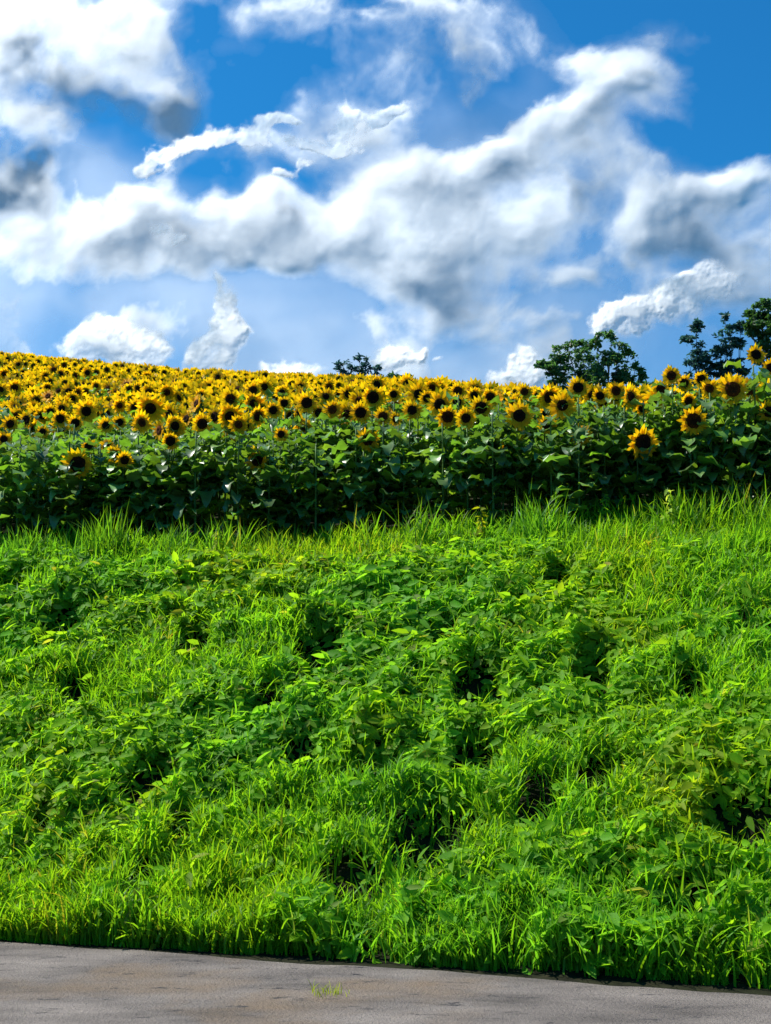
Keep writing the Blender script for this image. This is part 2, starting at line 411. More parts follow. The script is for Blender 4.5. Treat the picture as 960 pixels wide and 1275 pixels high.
# long blades hanging over the road's edge
n = 15000; x = np.where(rng.random(n) < .8, (rng.random(n) * 2 - 1) * 3.3, (rng.random(n) * 2 - 1) * 9)
tt = rng.random(n); y = yedge(x) + .18 + .10 * sstep(-2.5, 1, x) + .42 * tt + .10 * (fbm(x, x * 0, .4, 95, 2) - .5)
keep = rng.random(n) > .8 * pits(x, y); x, y, tt = x[keep], y[keep], tt[keep]; n = len(x)
L_ = (.15 + .20 * rng.random(n)) * (.6 + .8 * vnoise(x, y, .45, 97))
P_.append(blades(x, y, ground(x, y) + .0 + tt * .05, L_, .011 + .012 * rng.random(n), rng.normal(.8, .35, n), np.where(rng.random(n) < .25, rng.normal(-1.57, .7, n), rng.random(n) * 6.28), green_tint(n, x, y, .2)))
V, q, t, C = join(P_)
o = obj('grass', mesh_np('grass', V, q, t, [M_GRASS], col=C)); tag(o, 'rough green grass covering the roadside bank', 'grass', kind='stuff')

# sparse verge beyond the frame so the bank goes on to both sides
n = 30000; x = np.where(rng.random(n) < .5, -9 - 40 * rng.random(n) ** 1.5, 9 + 30 * rng.random(n) ** 1.5); r = rng.random(n); y = yedge(x) + r * (yfront(x) - yedge(x))
k = y < 60
x, y = x[k], y[k]; n = len(x)
P_ = [blades(x, y, ground(x, y), .25 + .25 * rng.random(n), .03 + .02 * rng.random(n), rng.normal(.9, .4, n), rng.random(n) * 6.28, green_tint(n, x, y, .2), 3)]

# small tuft in the road and tall weeds: things of their own
def tuft(name, loc, n, ln, wd, lean, label, cat, tint=(1, 1, 1), spread=.05, group=None):
    e_x = rng.normal(0, spread, n); e_y = rng.normal(0, spread, n)
    T = np.ones((n, 3)) * np.array(tint) * (1 + (rng.random((n, 1)) - .5) * .5)
    V, q, t, C = blades(e_x, e_y, np.zeros(n), ln * (.5 + .7 * rng.random(n)), np.full(n, wd) * (.7 + .6 * rng.random(n)), rng.normal(lean, .35, n), rng.random(n) * 6.28, T)
    o = obj(name, mesh_np(name, V, q, t, [M_GRASS], col=C)); o.location = loc; tag(o, label, cat, group)
    return o
def hit_plane(px, py, z=0):
    d = ray(px, py); k = (z - CAM[2]) / d[2]; return CAM + d * k
p = hit_plane(408, 1240)
tuft('grass_tuft', (p[0], p[1], .005), 60, .085, .005, 1.1, 'small yellowish tuft of grass sprouting from the bare road', 'grass tuft', (1.7, 1.0, 2), .045)

def weed(px, Y, h, label, tint, nl=26, lf=.10, wide=.45):
    """upright leafy stalk"""
    P = at(px, 640, Y); x0 = P[0]; gz = float(ground(x0, Y))
    root = empty('tall_weed', (x0, Y, gz)); tag(root, label, 'weed', 'tall weeds at the foot of the sunflowers')
    st = MB(); pts = [np.array([.04 * math.sin(3 * f) * f, .03 * f, h * f]) for f in np.linspace(0, 1, 7)]
    st.tube(pts, [.008 * (1 - .6 * f) for f in np.linspace(0, 1, 7)], 5); obj('stem', st.mesh('stem', [M_STEM]), root)
    f = .12 + .88 * np.arange(nl) / nl; k = np.interp(f, np.linspace(0, 1, 7), [p[0] for p in pts])
    nr = rng.standard_normal((nl, 3)) * .35 + np.array([0, -.3, .8]); nr /= np.linalg.norm(nr, axis=1, keepdims=True)
    ln = lf * (1.15 - .6 * f) * (.8 + .4 * rng.random(nl)) * 1.3
    V, q, t, C = leaves_on(k, .03 * f, h * f, nr, ln, ln * wide, .6, np.ones((nl, 3)) * np.array(tint) * (1 + (rng.random((nl, 1)) - .5) * .4))
    obj('leaves', mesh_np('leaves', V, q, t, [M_WEED], col=C), root)
    return root
weed(597, 14.9, .50, 'short yellow-green weed in the grass below the dark gap mid-field', (1.5, .9, 1), 40, .09)
weed(832, 14.6, .62, 'pale grey-green weed at the right, standing before dark sunflower stalks', (1.9, 1.3, 6), 44, .10)
weed(752, 14.9, .50, 'small bright green weed under the lowest hanging sunflower at the right', (1.2, 1.1, 2), 34, .08)
weed(515, 14.8, .55, 'slender dark green weed rising from grass at the middle of the bank top', (.8, .8, 2), 34, .10, .3)
weed(268, 15.2, .42, 'olive weed in front of the dark gap left of centre', (1.3, .8, 1.5), 30, .09)

# ------------------------------------------------------------------ sunflower pieces
def sf_leaf(mb, base, azi, L, W, pitch, droop, tint, nseg=5, pet=.09):
    """heart-shaped leaf on a stalk, arching out and drooping"""
    h = np.array([math.cos(azi), math.sin(azi), 0]); s = np.array([-h[1], h[0], 0.0])
    P0 = np.asarray(base, float); P1 = P0 + h * pet * math.cos(pitch) + np.array([0, 0, pet * math.sin(pitch)])
    w = .004
    mb.add([P0 - s * w, P0 + s * w, P1 + s * w, P1 - s * w], [(0, 1, 2, 3)], m=1, c=tint)
    prof = [.55, .98, 1.0, .78, .45, 0][:nseg + 1] if nseg == 5 else ([.75, 1, .6, 0] if nseg == 3 else [.8, .9, 0])
    V = []; cur = P1.copy(); ang = pitch; roll = random.uniform(-.35, .35)
    s2 = s * math.cos(roll) + np.array([0, 0, math.sin(roll)])
    for k in range(nseg + 1):
        f = k / nseg
        if k: ang -= droop / nseg; cur = cur + (h * math.cos(ang) + np.array([0, 0, math.sin(ang)])) * L / nseg
        up = np.array([-h[0] * math.sin(ang), -h[1] * math.sin(ang), math.cos(ang)])
        hw = prof[k] * W / 2; wave = .12 * W * math.sin(k * 2.3 + azi)
        V += [cur - s2 * hw + up * (.22 * hw + wave), cur.copy(), cur + s2 * hw + up * (.22 * hw - wave)]
    q = []
    for k in range(nseg):
        b = k * 3; q += [(b, b + 1, b + 4, b + 3), (b + 1, b + 2, b + 5, b + 4)]
    mb.add(V, q, m=0, c=tint)
def make_foliage(nl, seed, nseg=5, low=.14):
    random.seed(seed); mb = MB(); azi = random.random() * 6
    for k in range(nl):
        f = low + (.93 - low) * k / (nl - 1); azi += 2.4 + random.uniform(-.5, .5)
        L = (.215 - .085 * max(0, f - .6) / .4) * random.uniform(.75, 1.2); L *= .75 + .25 * min(1, f / .4)
        tv = random.uniform(.55, 1.5); tint = (tv * random.uniform(.9, 1.2), tv, tv * random.uniform(.8, 1.8))
        sf_leaf(mb, (0, 0, f), azi, L, L * random.uniform(.7, .95), random.uniform(.0, .75), random.uniform(.5, 1.7), tint, nseg, .10 * random.uniform(.6, 1.3))
    return mb
def make_stem(seed, n=7):
    random.seed(seed); mb = MB(); K = 8
    a, b = random.uniform(-.02, .02), random.uniform(-.02, .02)
    pts = [np.array([a * math.sin(3 * f) * f, b * math.sin(2 * f), f * .975]) for f in np.linspace(0, 1, K)]
    mb.tube(pts, [.014 - .006 * f for f in np.linspace(0, 1, K)], n)
    return mb
# the flower looks along -Y (to the camera); its neck comes up behind it
def make_head(np_, seed, hi=True):
    """petals + green back; origin at the centre of the disc's back"""
    random.seed(seed); mb = MB(); r0 = .078
    rings = ((1.0, .0), (.88, .5)) if hi else ((1.0, 0),)
    for sc_, off in rings:
        for k in range(np_):
            a = 2 * math.pi * (k + off + random.uniform(-.22, .22)) / np_
            L = .084 * sc_ * random.uniform(.75, 1.2); W = random.uniform(.026, .036) * (1 if hi else 1.55)
            rd = np.array([math.cos(a), 0, math.sin(a)]); sd = np.array([-math.sin(a), 0, math.cos(a)]); fw = np.array([0, -1.0, 0])
            curl = random.uniform(-.35, .7); tw = random.uniform(-.35, .35)
            tv = random.uniform(.85, 1.12); tint = (tv, tv * random.uniform(.82, 1.06), 1)
            prof = [(0, .45), (.35, 1.0), (.7, .8), (1.0, 0)] if hi else [(0, .6), (.5, 1.0), (1.0, 0)]
            V = []
            for (f, w) in prof:
                c_ = rd * (.048 + L * f) + fw * (.006 + curl * L * f * f + (.006 if off else 0))
                sv = sd * math.cos(tw * f) + fw * math.sin(tw * f)
                if w == 0: V.append(c_)
                else: V += [c_ - sv * W / 2 * w, c_ + sv * W / 2 * w]
            ns = len(prof) - 1
            q = [(2 * i, 2 * i + 1, 2 * i + 3, 2 * i + 2) for i in range(ns - 1)]; t = [(2 * ns - 2, 2 * ns - 1, 2 * ns)]
            mb.add(V, q, t, m=0, c=tint)
    # green back (receptacle) as a shallow bowl
    K = 12 if hi else 7; V = []; rr = [(r0 * 1.02, -.004), (r0 * .9, .022), (r0 * .4, .042), (.014, .060)]
    for (rad, yy) in rr:
        for k in range(K):
            a = 2 * math.pi * k / K; V.append((rad * math.cos(a), yy, rad * math.sin(a)))
    q = [(i * K + k, i * K + (k + 1) % K, (i + 1) * K + (k + 1) % K, (i + 1) * K + k) for i in range(3) for k in range(K)]
    mb.add(V, q, m=1, c=(1, 1, 1))
    if hi:
        for k in range(16):   # bracts
            a = 2 * math.pi * (k + random.uniform(-.3, .3)) / 16; rd = np.array([math.cos(a), 0, math.sin(a)]); sd = np.array([-math.sin(a), 0, math.cos(a)])
            b0 = rd * r0 * .8 + np.array([0, .024, 0]); L = random.uniform(.04, .06)
            mb.add([b0 - sd * .014, b0 + sd * .014, b0 + rd * L * .6 + sd * .010 + np.array([0, random.uniform(-.004, .012), 0]), b0 + rd * L * .6 - sd * .010, b0 + rd * L * 1.1 + np.array([0, random.uniform(-.01, .02), 0])],
                   [(0, 1, 2, 3)], [(3, 2, 4)], m=1, c=(.9, 1.1, .8))
        # neck bending down to the stalk
        mb.tube([(0, .055, 0), (0, .085, -.008), (0, .10, -.035), (0, .098, -.075)], [.012, .011, .011, .010], 6, m=1)
    return mb
def make_disc(K=20, rings=5, r0=.078):
    mb = MB(); V = [(0, -.012, 0)]; C = [(.8, .8, .8)]
    for i in range(1, rings + 1):
        f = i / rings
        for k in range(K):
            a = 2 * math.pi * k / K
            V.append((r0 * f * math.cos(a), -.012 - .012 * math.sin(math.pi * min(1, f * 1.05)) + .010 * f ** 4, r0 * f * math.sin(a)))
            C.append((.9, .9, .9) if f < .55 else ((1.6, 1.3, 1.0) if f < .9 else (3.5, 2.8, 1.5)))
    t = [(0, 1 + (k + 1) % K, 1 + k) for k in range(K)]
    q = [(1 + i * K + k, 1 + i * K + (k + 1) % K, 1 + (i + 1) * K + (k + 1) % K, 1 + (i + 1) * K + k) for i in range(rings - 1) for k in range(K)]
    mb.add(V, q, t, m=0, c=np.array(C)); return mb

FOL = [make_foliage(34, 100 + k).mesh('leaves', [M_SFLEAF, M_STEM]) for k in range(7)]
FOLH = [make_foliage(28, 150 + k, 5, .36).mesh('leaves', [M_SFLEAF, M_STEM]) for k in range(4)]     # plants that have shed their lower leaves
STEM = [make_stem(200 + k).mesh('stem', [M_STEM]) for k in range(4)]
HEAD = [make_head(17 + k % 3, 300 + k).mesh('flower_head', [M_PETAL, M_STEM]) for k in range(7)]
DISC = [make_disc().mesh('seed_disc', [M_DISC])]

# ------------------------------------------------------------------ where the plants stand
# flowers one can pick out in the photo: px, py, disc diameter px, distance, yaw, nod, label
HERO = [
 (97, 578, 23, 15.9, 5, 8, 'big dark-centred sunflower hanging low at the left, ringed by leaves'),
 (321, 573, 20, 15.7, -25, 0, 'low sunflower with a full yellow ring, before leaves left of centre'),
 (457, 548, 19, 15.7, 22, 0, 'oval sunflower low among leaves at the centre, just below the yellow crowd'),
 (681, 529, 16, 15.6, 0, 5, 'yellow sunflower half way down the leaves, left of the right-hand gap'),
 (800, 551, 26, 15.0, 18, 12, 'large nodding sunflower, lowest of those on the right'),
 (863, 524, 23, 15.0, 8, 12, 'large black-centred sunflower just above and right of the lowest nodding one'),
 (912, 485, 25, 15.0, 0, 0, 'largest open sunflower on the skyline at the right'),
 (934, 484, 19, 15.6, -38, 20, 'dark turned sunflower touching the right side of the largest skyline flower'),
 (941, 442, 16, 15.0, 10, -5, 'topmost sunflower, standing clear above the others before the right-hand tree'),
 (960, 458, 15, 15.2, 0, 0, 'sunflower cut by the right edge just under the topmost flower'),
 (957, 513, 17, 14.9, 5, 5, 'orange-yellow sunflower cut by the right edge below the skyline'),
 (836, 468, 16, 15.3, -12, 0, 'round golden sunflower at the left end of the right-hand skyline group'),
 (852, 477, 14, 15.5, 15, 5, 'sunflower close beside the golden one that starts the right-hand skyline group'),
 (873, 472, 13, 16.2, 0, 15, 'half-hidden sunflower between the trees on the right-hand skyline'),
 (883, 484, 16, 15.3, 10, 0, 'open sunflower directly left of the largest skyline flower'),
 (823, 484, 14, 15.6, -30, 15, 'dark half-turned sunflower just below the start of the right-hand group'),
 (950, 492, 15, 15.4, 10, 25, 'sunflower nodding under the dark turned one near the right edge'),
 (857, 499, 14, 15.2, 10, 25, 'flat-looking nodding sunflower above the large black-centred one'),
 (720, 483, 17, 15.4, -5, 0, 'skyline sunflower in front of the left side of the dark bushy tree'),
 (747, 493, 14, 15.6, 5, 0, 'sunflower below the middle of the dark bushy tree'),
 (767, 487, 16, 15.5, 10, 0, 'round sunflower in front of the right side of the dark bushy tree'),
 (799, 508, 13, 15.4, 25, 15, 'side-on sunflower above the lowest nodding one on the right'),
 (679, 516, 12, 16.4, 10, 20, 'nodding sunflower right above the one half way down the leaves'),
 (653, 488, 13, 17.2, 0, 5, 'sunflower on the crest left of the dark bushy tree'),
 (643, 498, 12, 16.8, 20, 0, 'small sunflower under the crest left of the dark bushy tree'),
 (723, 541, 18, 15.2, 150, 10, 'sunflower seen from its dark back among leaves below the bushy tree'),
 (599, 508, 18, 16.0, 0, 0, 'large sunflower right of centre with a wide black middle'),
 (610, 495, 16, 16.7, 12, 18, 'dark nodding sunflower touching the top of the large one right of centre'),
 (638, 502, 13, 16.4, 0, 0, 'sunflower between the large right-of-centre flower and the bushy tree'),
 (570, 487, 13, 18.5, 0, 12, 'sunflower breaking the crest right of centre'),
 (569, 501, 13, 17.0, 0, 8, 'sunflower directly under the one breaking the crest right of centre'),
 (557, 519, 18, 15.9, 12, 15, 'dark nodding sunflower with orange petals below, right of centre'),
 (513, 511, 16, 16.0, 8, 0, 'round sunflower at the middle of the field edge with bright petals'),
 (493, 522, 12, 16.2, -25, 10, 'turned sunflower between two round ones at the middle'),
 (477, 519, 14, 15.9, -5, 0, 'bright-ringed sunflower left of the turned one at the middle'),
 (449, 514, 17, 16.0, 5, 5, 'wide black-centred sunflower above the low oval one'),
 (414, 510, 15, 16.2, 0, 5, 'sunflower between the two widest black-centred ones left of the middle'),
 (397, 514, 13, 16.4, -35, 0, 'narrow side-turned sunflower left of the middle'),
 (382, 502, 17, 16.4, 5, 0, 'round sunflower standing a little above its row left of centre'),
 (354, 502, 12, 18.0, 0, 0, 'smaller sunflower behind and left of the raised round one'),
 (340, 511, 14, 16.6, 10, 5, 'sunflower low in the yellow crowd, right of the left half leaves'),
 (350, 541, 12, 15.8, 0, 5, 'small sunflower among leaves, above and right of the full-ringed low one'),
 (532, 496, 14, 17.4, -10, 18, 'nodding sunflower below the small shrubs on the crest'),
 (490, 491, 12, 18.5, 5, 10, 'sunflower below the small far tree on the crest'),
 (630, 556, 9, 15.6, 40, 0, 'little ragged yellow sunflower low in the dark gap right of centre'),
 (645, 541, 11, 15.9, 10, 10, 'small sunflower in shade above the little ragged one'),
 (252, 528, 18, 16.0, 5, 5, 'large sunflower at the front of the crowd on the left half'),
 (268, 519, 16, 16.4, -35, 8, 'turned sunflower touching the right of the large left-half one'),
 (212, 549, 15, 15.9, 15, 25, 'dark nodding sunflower at the crowd edge, left half'),
 (199, 536, 16, 16.2, -45, 0, 'tall narrow side-on sunflower left of the large left-half one'),
 (155, 573, 14, 15.9, 25, 12, 'sunflower half sunk in the leaves, lower left'),
 (143, 566, 14, 16.1, 5, 0, 'sunflower just above the half-sunk one, lower left'),
 (134, 556, 13, 16.4, -15, 0, 'oval sunflower above the lower-left pair'),
 (111, 556, 13, 16.3, 0, 0, 'full round sunflower above and right of the big low left one'),
 (287, 497, 15, 18.2, 0, 5, 'dark-centred sunflower raised above the crowd, left of centre'),
 (315, 486, 14, 19.5, 5, 0, 'sunflower near the crest left of centre, larger than its neighbours'),
 (132, 530, 13, 17.5, 5, 0, 'round sunflower in the second ranks, left quarter'),
 (94, 527, 13, 17.8, 0, 0, 'sunflower in the second ranks straight above the big low left one'),
 (149, 526, 12, 18.2, 0, 0, 'sunflower in the second ranks, right of the left-quarter round one'),
 (13, 528, 14, 17.2, 0, 5, 'double-looking sunflower near the left edge'),
 (33, 523, 13, 17.8, -25, 5, 'slanted sunflower beside the one near the left edge'),
 (5, 547, 13, 16.4, 10, 0, 'sunflower cut by the left edge at the front of the crowd'),
 (53, 538, 11, 17.0, 0, 0, 'small round sunflower in the front crowd near the left edge'),
]
plants = []   # x, y, h, yaw, nod, scale, label
for (px, py, d, Yd, yaw, nod, lab) in HERO:
    P = at(px, py, Yd); gz = float(ground(P[0], P[1] + .1)); depth = Yd / ray(px, py)[1] * 1.0
    s = (d / F * Yd / .98) / (2 * .078)
    plants.append([P[0], P[1], P[2] - gz, math.radians(yaw), math.radians(nod), min(max(s, .6), 1.7), lab, True])
hero_xy = np.array([[p[0], p[1]] for p in plants])
hpx, hpy, _ = project(np.array([[p[0], p[1], p[2] + float(ground(p[0], p[1]))] for p in plants]))
rs = np.random.default_rng(11)
rest = []
row = 0; yo = .15
while yo < 62:
    sp = .30 if yo < 3 else .27
    xm = 9 + .36 * (15 + yo)
    x = np.arange(-xm, xm * .8, sp); x = x + rs.normal(0, .07, len(x)); y = yfront(x) + yo + rs.normal(0, .10, len(x))
    tall = 1.32 + .28 * sstep(-1.5, 3.5, x)
    if yo < 1: tall = tall - .08
    h = tall + rs.normal(0, .11, len(x)) - .12 * (rs.random(len(x)) < .2)
    for a, b, c in zip(x, y, h):
        rest.append([a, b, float(c), rs.normal(0, .45), rs.normal(.14, .26), float(np.clip(rs.normal(1.08 if yo < 2 else 1.0, .15), .65, 1.35)), None, False])
    yo += .62 if yo < 3 else .66
# the front ranks: keep their heads off the flowers picked out above, and let most front-rank heads sit in the crowd above the leaf wall
out = []
for p in rest:
    X0 = np.array([[p[0], p[1], p[2] + float(ground(p[0], p[1]))]]); ax, ay, dd = project(X0); ax, ay = ax[0], ay[0]
    lim = np.interp(ax, [0, 100, 200, 330, 450, 560, 700, 800, 960], [556, 568, 556, 548, 530, 532, 536, 524, 512])
    lim_sky = np.interp(ax, [0, 100, 230, 380, 500, 560, 620, 700, 820, 960], [447, 457, 469, 476, 483, 488, 495, 501, 498, 488]) + 5 * math.sin(ax * .9 + ay)
    p.append(True)
    if dd[0] >= 24 and ay < lim_sky:
        p[2] -= (lim_sky - ay) * dd[0] / F
        if p[2] < .7: continue
    if dd[0] < 24 and -60 < ax < 1020:
        if ay > lim or (ay < lim_sky):      # a plant whose flower would hang in the leaf wall: still leafy, head not open (leaf only)
            if ay > lim: p[-1] = False
            else: p[2] -= (lim_sky - ay) * dd[0] / F
        dm = np.hypot(hpx - ax, hpy - ay).min()
        if dm < 17 and dd[0] < 19: p[-1] = False
        elif dm < 11: p[-1] = False
    out.append(p)
for p in plants: p.append(True)
allp = plants + out

# which flowers show: nearest-first coverage of the picture
ids = []
hx = np.array([p[0] for p in allp]); hy = np.array([p[1] for p in allp]); hh = np.array([p[2] for p in allp]); hs = np.array([p[5] for p in allp])
gz = ground(hx, hy + .1); PX, PY, PD = project(np.stack([hx, hy, gz + hh], 1))
buf = np.zeros((1275, 960), np.int32) - 1
order = np.argsort(PD); vis = np.zeros(len(allp))
for k in order:
    if not allp[k][8] or PD[k] < 5: continue
    r_ = .13 * hs[k] * F / PD[k]; x0, x1, y0, y1 = int(PX[k] - r_), int(PX[k] + r_) + 1, int(PY[k] - r_), int(PY[k] + r_) + 1
    x0, y0 = max(x0, 0), max(y0, 0); x1, y1 = min(x1, 960), min(y1, 1275)
    if x1 <= x0 or y1 <= y0: continue
    sub = buf[y0:y1, x0:x1]; yy, xx = np.mgrid[y0:y1, x0:x1]
    m = ((xx - PX[k]) ** 2 + (yy - PY[k]) ** 2 < r_ * r_) & (sub < 0); sub[m] = k; vis[k] = m.sum()
infr = (PX > -25) & (PX < 985) & (PD > 5)
front_leaf = [k for k in range(len(allp)) if infr[k] and not allp[k][8] and hy[k] < yfront(hx[k]) + .9]
cand = [k for k in np.argsort(-vis) if vis[k] > 12 and not allp[k][7] and allp[k][8] and infr[k]]
heroes = [k for k in range(len(allp)) if allp[k][7]]
front_leaf = front_leaf[:75]
indiv = [int(k) for k in heroes + front_leaf + cand[:300 - len(heroes) - len(front_leaf)]]
print('plants', len(allp), 'visible heads', int((vis > 12).sum()), 'hero', len(heroes), 'front leafy', len(front_leaf), 'indiv', len(indiv))
iset = set(indiv)

def zone_label(k):
    x, d = PX[k], PD[k]
    side = ['at the far left', 'left of the middle', 'around the middle', 'right of the middle', 'at the far right'][int(min(4, max(0, x // 192)))]
    if not allp[k][8]: return 'leafy flowerless sunflower stalk in the front row ' + side
    dep = 'front ranks' if d < 19.5 else ('middle ranks' if d < 26 else 'distant ranks')
    return 'golden sunflower crowded among its like %s, %s' % (dep, side)
def build_sf(k, first):
    x, y, h, yaw, nod, s, lab, hero, has = allp[k]
    root = bpy.data.objects.new('sunflower', None); root.location = (x, y, gz[k] - .0); root.empty_display_size = .1; COL.objects.link(root)
    root['label'] = lab or zone_label(k); root['category'] = 'sunflower'
    root['group'] = 'sunflowers standing in the field' if has else 'flowerless sunflower stalks in the front row'
    rr = random.Random(int(k))
    by = .1 * s * math.cos(yaw) ; bx = -.1 * s * math.sin(yaw)       # stalk stands behind the flower face
    st = STEM[rr.randrange(4)]; o = bpy.data.objects.new('stem', st); o.parent = root; hz = h - .06 * s if has else h
    o.scale = (1, 1, hz); o.rotation_euler = (0, 0, rr.random() * 6); o.location = (bx if has else 0, by if has else 0, 0); COL.objects.link(o)
    bare = any(a_ < PX[k] < b_ for a_, b_ in ((248, 296), (525, 650), (690, 745), (855, 935)))
    f = bpy.data.objects.new('leaves', FOLH[rr.randrange(4)] if bare and rr.random() < .7 else FOL[rr.randrange(7)]); f.parent = root; f.scale = (1.0, 1.0, h * .96); f.rotation_euler = (0, 0, rr.random() * 6.28); f.location = o.location; COL.objects.link(f)
    w = rr.uniform(.95, 1.25); f.scale = (w, w, h * .96)
    if has:
        hd = bpy.data.objects.new('flower_head', HEAD[rr.randrange(7)]); hd.parent = root; hd.location = (0, 0, h); hd.rotation_euler = (nod, 0, yaw); 
        q = Matrix.Rotation(yaw, 4, 'Z') @ Matrix.Rotation(nod, 4, 'X') @ Matrix.Rotation(rr.uniform(-.3, .3), 4, 'Y')
        hd.rotation_euler = q.to_euler(); sc_ = s if hero else s * 1.12; hd.scale = (sc_, sc_, sc_); COL.objects.link(hd)
        dc = bpy.data.objects.new('seed_disc', DISC[0]); dc.parent = hd; COL.objects.link(dc)
        b = rr.uniform(.9, 1.08) if hero else rr.uniform(.55, .80) if gz[k] > 4.2 or rr.random() < .6 else rr.uniform(.75, .95); dc.scale = (b, 1, b)
for k in indiv: build_sf(k, False)

# the rest of the field: one object
def stack_instances(proto, xf):
    V, q, t, mq, mt, C = proto; n = len(xf); nv = len(V)
    Vh = np.concatenate([V, np.ones((nv, 1))], 1)
    out = np.einsum('nij,vj->nvi', xf[:, :3, :], Vh).reshape(-1, 3)
    off = (np.arange(n) * nv)[:, None, None]
    return out, (q[None] + off).reshape(-1, 4), (t[None] + off).reshape(-1, 3), np.tile(mq, n), np.tile(mt, n), np.tile(C, (n, 1))
def remap(arr, mp):
    V, q, t, mq, mt, C = arr; mp = np.array(mp); return V, q, t, mp[mq] if len(mq) else mq, mp[mt] if len(mt) else mt, C
SM = [M_PETAL, M_STEM, M_SFLEAF, M_DISC]
hp = [remap(make_head(13, 400 + k, False).arrays(), [0, 1]) for k in range(5)]
dp = remap(make_disc(9, 2, .044).arrays(), [3])
fp = [remap(make_foliage(14, 500 + k, 3, .12).arrays(), [2, 1]) for k in range(4)]
def xform(k, kind):
    x, y, h, yaw, nod, s = allp[k][:6]
    if kind == 'head': return np.array(Matrix.Translation((x, y, gz[k] + h)) @ Matrix.Rotation(yaw, 4, 'Z') @ Matrix.Rotation(nod, 4, 'X') @ Matrix.Scale(s * 1.25, 4))
    return np.array(Matrix.Translation((x, y + .08, gz[k])) @ Matrix.Rotation(k * 1.7, 4, 'Z') @ Matrix.Diagonal((1.15, 1.15, h * .97, 1)))
groups = {}
for k in range(len(allp)):
    if k in iset: continue
    if PD[k] > 60: continue
    if allp[k][8]:
        groups.setdefault(('h', k % 5), []).append(xform(k, 'head')); groups.setdefault(('d', 0), []).append(xform(k, 'head'))
    groups.setdefault(('f', k % 4), []).append(xform(k, 'f'))
acc = []; off = 0
for (kd, i), xf in groups.items():
    proto = hp[i] if kd == 'h' else (dp if kd == 'd' else fp[i]); V, q, t, mq, mt, C = stack_instances(proto, np.array(xf))
    acc.append((V, q + off, t + off, mq, mt, C)); off += len(V)
o = obj('sunflower_field', mesh_np('sunflower_field', *[np.concatenate([a[i] for a in acc]) for i in (0, 1, 2)], SM, np.concatenate([a[3] for a in acc]), np.concatenate([a[4] for a in acc]), np.concatenate([a[5] for a in acc])))
tag(o, 'mass of golden sunflowers climbing the hillside', 'sunflowers', kind='stuff')

# ------------------------------------------------------------------ trees
def tree(name, px, base_Y, clumps, label, cat, lm, trunk_px=None, leaf=.16, nleaf=70, group=None, rad=.04):
    """clumps: (px, py, radius_px, depth offset m); limbs run from the trunk to every clump"""
    tp = trunk_px or px
    b = at(tp, 480, base_Y); bz = float(ground(b[0], base_Y)) - .1
    root = empty(name, (b[0], base_Y, bz)); tag(root, label, cat, group); org = np.array([b[0], base_Y, bz])
    pts = [(at(cx, cy, base_Y + dz), r * base_Y / F) for cx, cy, r, dz in clumps]
    cen = np.mean([p for p, _ in pts], 0); lowz = min(p[2] for p, _ in pts)
    fork = np.array([b[0] + (cen[0] - b[0]) * .35, base_Y, bz + (cen[2] - bz) * .62])
    H = fork - org; mb = MB(); K = 7
    mb.tube([H * f + np.array([.06 * math.sin(4 * f), 0, 0]) * f for f in np.linspace(0, 1, K)], [rad * 2.2 * (1.25 - .55 * f) for f in np.linspace(0, 1, K)], 9)
    rl = random.Random(int(px)); cb = []
    for (p, r) in pts:
        e = p - org; s0 = H * rl.uniform(.72, 1.0); mid = (s0 + e) / 2 + np.array([rl.uniform(-.15, .15), rl.uniform(-.15, .15), rl.uniform(-.1, .25)])
        bz_ = [s0 * (1 - f) ** 2 + 2 * mid * f * (1 - f) + e * f * f for f in np.linspace(0, 1, 8)]
        mb.tube(bz_, [rad * (1.0 - .8 * f) for f in np.linspace(0, 1, 8)], 6)
        for _ in range(6):
            dv = np.array([rl.gauss(0, 1), rl.gauss(0, 1), rl.gauss(.3, .8)]); dv /= np.linalg.norm(dv); k = rl.randrange(4, 8)
            mb.tube([bz_[k], bz_[k] + dv * r * .5 + np.array([0, 0, .04]), bz_[k] + dv * r * 1.0], [rad * .25, rad * .15, rad * .06], 4)
            # sprays of leaves round each twig
            cb.append((bz_[k] + dv * r * .75, r * .55))
        cb.append((e, r * .8))
    obj('trunk', mb.mesh('trunk', [M_BARK]), root)
    P = []; 
    for (c_, r) in cb:
        n = int(nleaf * rl.uniform(.6, 1.3) * .35)
        # several drooping sprays per clump
        for s_ in range(4):
            d0 = rng.standard_normal(3); d0 /= np.linalg.norm(d0); d0[2] = d0[2] * .6
            t_ = rng.random(n // 3 + 2)[:, None]
            P.append(c_ + d0 * r * t_ * 1.15 - np.array([0, 0, 1]) * (t_ ** 2) * r * .35 + rng.normal(0, r * .13, (len(t_), 3)))
    P = np.concatenate(P); n = len(P); nr = rng.standard_normal((n, 3)) * .8 + np.array([0, -.2, .8]); nr /= np.linalg.norm(nr, axis=1, keepdims=True)
    ln = leaf * (.6 + .8 * rng.random(n))
    tv = .7 + .7 * rng.random(n); tint = np.stack([tv, tv, tv * (1 + .6 * rng.random(n))], 1)
    V, q, t, C = leaves_on(P[:, 0], P[:, 1], P[:, 2], nr, ln, ln * .5, .3, tint)
    obj('crown', mesh_np('crown', V, q, t, [lm], col=C), root)
